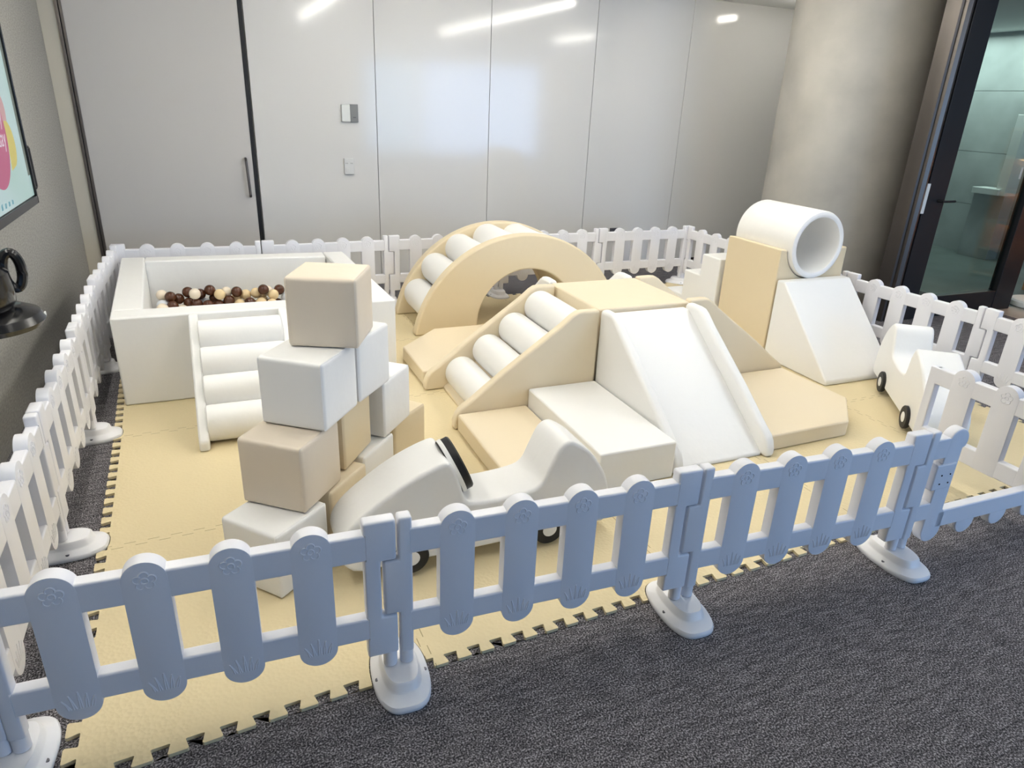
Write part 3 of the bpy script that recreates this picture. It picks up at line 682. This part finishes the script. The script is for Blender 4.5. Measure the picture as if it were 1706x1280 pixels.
cube('white cube at the front of the third row, facing the camera', .885, .80, 2, 53, white)
cube('white cube at the back of the third row, behind the other', 1.06, 1.02, 2, 50, white)
cube('beige cube alone on top of the stack', .995, .905, 3, 66, beige)

# ------------------------------------------------------------------ right hand group: block, tube, wedge, steps
bx0, bx1 = 4.18, 4.79; TCX, TCZ, TRO, TRI = 4.475, .812, .235, .188
b = BM(); cyc = arcpts(TCX - 4.485, TCZ - MT, TRO + .004, 360 - 7, 180 + 7, 30)
prof = [(-.305, 0), (.305, 0), (.305, .775)] + [(a, min(c, .775)) for a, c in cyc] + [(-.305, .775)]
prism_y(b, prof, -.275, .275); bmesh.ops.recalc_face_normals(b, faces=b.faces[:])
o = obj('cradle_block', b, tan, bevel=.010, seg=4, ang=35); o.location = (4.485, 2.235, MT); tag(o, 'tall cream block cradling the white tube', 'soft play block')
b = BM(); n = 56; y0, y1 = -.33, .262; rings = []
for r, y in [(TRI, y0 + .02), (TRI + .006, y0 + .006), (TRI + .018, y0), (TRO - .018, y0), (TRO - .006, y0 + .006), (TRO, y0 + .02), (TRO, y1 - .02), (TRO - .006, y1 - .006), (TRO - .018, y1), (TRI + .018, y1), (TRI + .006, y1 - .006), (TRI, y1 - .02)]:
    rings.append([b.verts.new((r * math.cos(2 * math.pi * k / n), y, r * math.sin(2 * math.pi * k / n))) for k in range(n)])
for i in range(len(rings)):
    A, B2 = rings[i], rings[(i + 1) % len(rings)]
    for k in range(n): b.faces.new((A[k], A[(k + 1) % n], B2[(k + 1) % n], B2[k]))
o = obj('foam_tube', b, white); o.location = (TCX, 2.255, TCZ); tag(o, 'thick white hollow tube lying on the tall cream block', 'soft play tube')
b = BM(); prism_x(b, [(-.585, 0), (0, 0), (0, .57), (-.07, .57), (-.585, .03)], -.305, .305)
o = obj('wedge_ramp', b, white, bevel=.012, seg=4, ang=20); o.location = (4.487, 1.948, MT); tag(o, 'white wedge ramp in front of the tall cream block', 'soft play ramp')
b = BM(); prism_x(b, [(0, 0), (0, .59), (.22, .59), (.22, .42), (.42, .42), (.42, .21), (.63, .21), (.63, 0)], -.305, .305)
o = obj('step_block', b, white, bevel=.012, seg=4, ang=35); o.location = (4.455, 2.525, MT); tag(o, 'white three tread step block behind the tall cream block', 'soft play steps')

# ------------------------------------------------------------------ ride-on cars
def car(label, origin, ang, wheel_on, sd=1):
    """local x: 0 at the rear hub, + towards the nose; local y 0..w, near side at y=0"""
    t = empty('ride_on_car', origin, ang); tag(t, label, 'ride-on car', 'white soft ride-on cars')
    top = spline([(-.285, .09), (-.275, .17), (-.245, .275), (-.18, .375), (-.115, .430), (-.07, .448), (-.03, .425), (.005, .355), (.04, .285), (.10, .262), (.24, .252), (.345, .262)], 5)[:-1]
    top += [(.350, .275)] + spline([(.375, .375), (.40, .425), (.435, .440), (.56, .392), (.68, .318), (.77, .245), (.812, .175), (.805, .10), (.77, .058)], 5)
    pr = top + [(.74, .05), (-.25, .05), (-.275, .065)]
    w = .225; b = BM(); prism_y(b, pr, 0, w * sd); bmesh.ops.recalc_face_normals(b, faces=b.faces[:])
    obj('body', b, white, t, bevel=.016, seg=4, ang=50)
    for x in (0, .56):
        for y, s in ((0, -sd), (w * sd, sd)):
            b = BM(); lathe(b, [(.060, y - s * .01), (.066, y), (.066, y + s * .014), (.062, y + s * .018), (.03, y + s * .018)], 36, axis=1, c=(x, 0, .0785)); wo = obj('wheel', b, black, t)
            b = BM(); lathe(b, [(.029, y + s * .010), (.030, y + s * .019), (.026, y + s * .021)], 28, axis=1, c=(x, 0, .0785)); obj('hub', b, white, wo)
    if wheel_on:
        sw = empty('steering_wheel', (.358, .115 * sd, .368)); sw.parent = t; sw.rotation_euler = (0, math.radians(-67), 0)
        b = BM(); lathe(b, [(.08, -.024), (.104, -.024), (.107, -.021), (.107, .021), (.102, .027), (.08, .027)], 40); obj('disc', b, black, sw)
        b = BM(); lathe(b, [(.104, -.0205), (.1105, -.019), (.1105, -.004), (.104, -.002)], 40); obj('white_band', b, white, sw)
        b = BM(); lathe(b, [(.03, -.05), (.03, -.018)], 20); obj('column', b, white, sw)
    return t
c1 = car('white ride-on car with a black steering wheel behind the front fence', (1.716, .412, MT), math.pi, True, -1)
c2 = car('plain white ride-on car beside the open gate', (4.451, 1.166, MT), math.atan2(-.45, -.341), False)

# ------------------------------------------------------------------ beyond the glass door
t = empty('display_shelf', (8.55, 1.66, 0)); tag(t, 'wooden shelf unit glowing warm beyond the black door frame', 'shelf')
bxo('back_panel', wood, t, .32, -.3, 0, .34, 1.2, 1.6, .002)
for y in (-.3, .45, 1.2): bxo('upright', wood, t, 0, y - .015, 0, .32, y + .015, 1.6, .002)
for z in (.05, .33, .62, .95, 1.3, 1.58): bxo('shelf_board', wood, t, 0, -.3, z, .32, 1.2, z + .03, .002)
for z in (.60, .93, 1.28): bxo('light_strip', mat('shelf_light', (.9, .7, .4), .5, emit=((1, .55, .2), 6), bump=(30, .01, .001)), t, .27, -.28, z, .30, 1.18, z + .015, 0)
t = empty('sign_stand', (7.93, 2.36, 0)); tag(t, 'white floor stand with a thick round base beyond the door frame', 'stand')
b = BM(); lathe(b, [(.20, 0), (.215, .008), (.215, .05), (.20, .065), (.05, .07)], 40); obj('base', b, standm, t)
b = BM(); lathe(b, [(.028, .065), (.028, 1.5)], 20); obj('pole', b, standm, t)
t = empty('display_ledge', (9.85, 4.0, .0)); tag(t, 'white upright and ledge seen through the glass door', 'display ledge')
bxo('ledge', standm, t, -.16, .16, .80, .1, .50, .875, .004); bxo('upright', standm, t, -.12, .10, .80, .1, .22, 1.75, .004); bxo('plinth', stone, t, -.1, .1, 0, .1, .50, .80, .004)
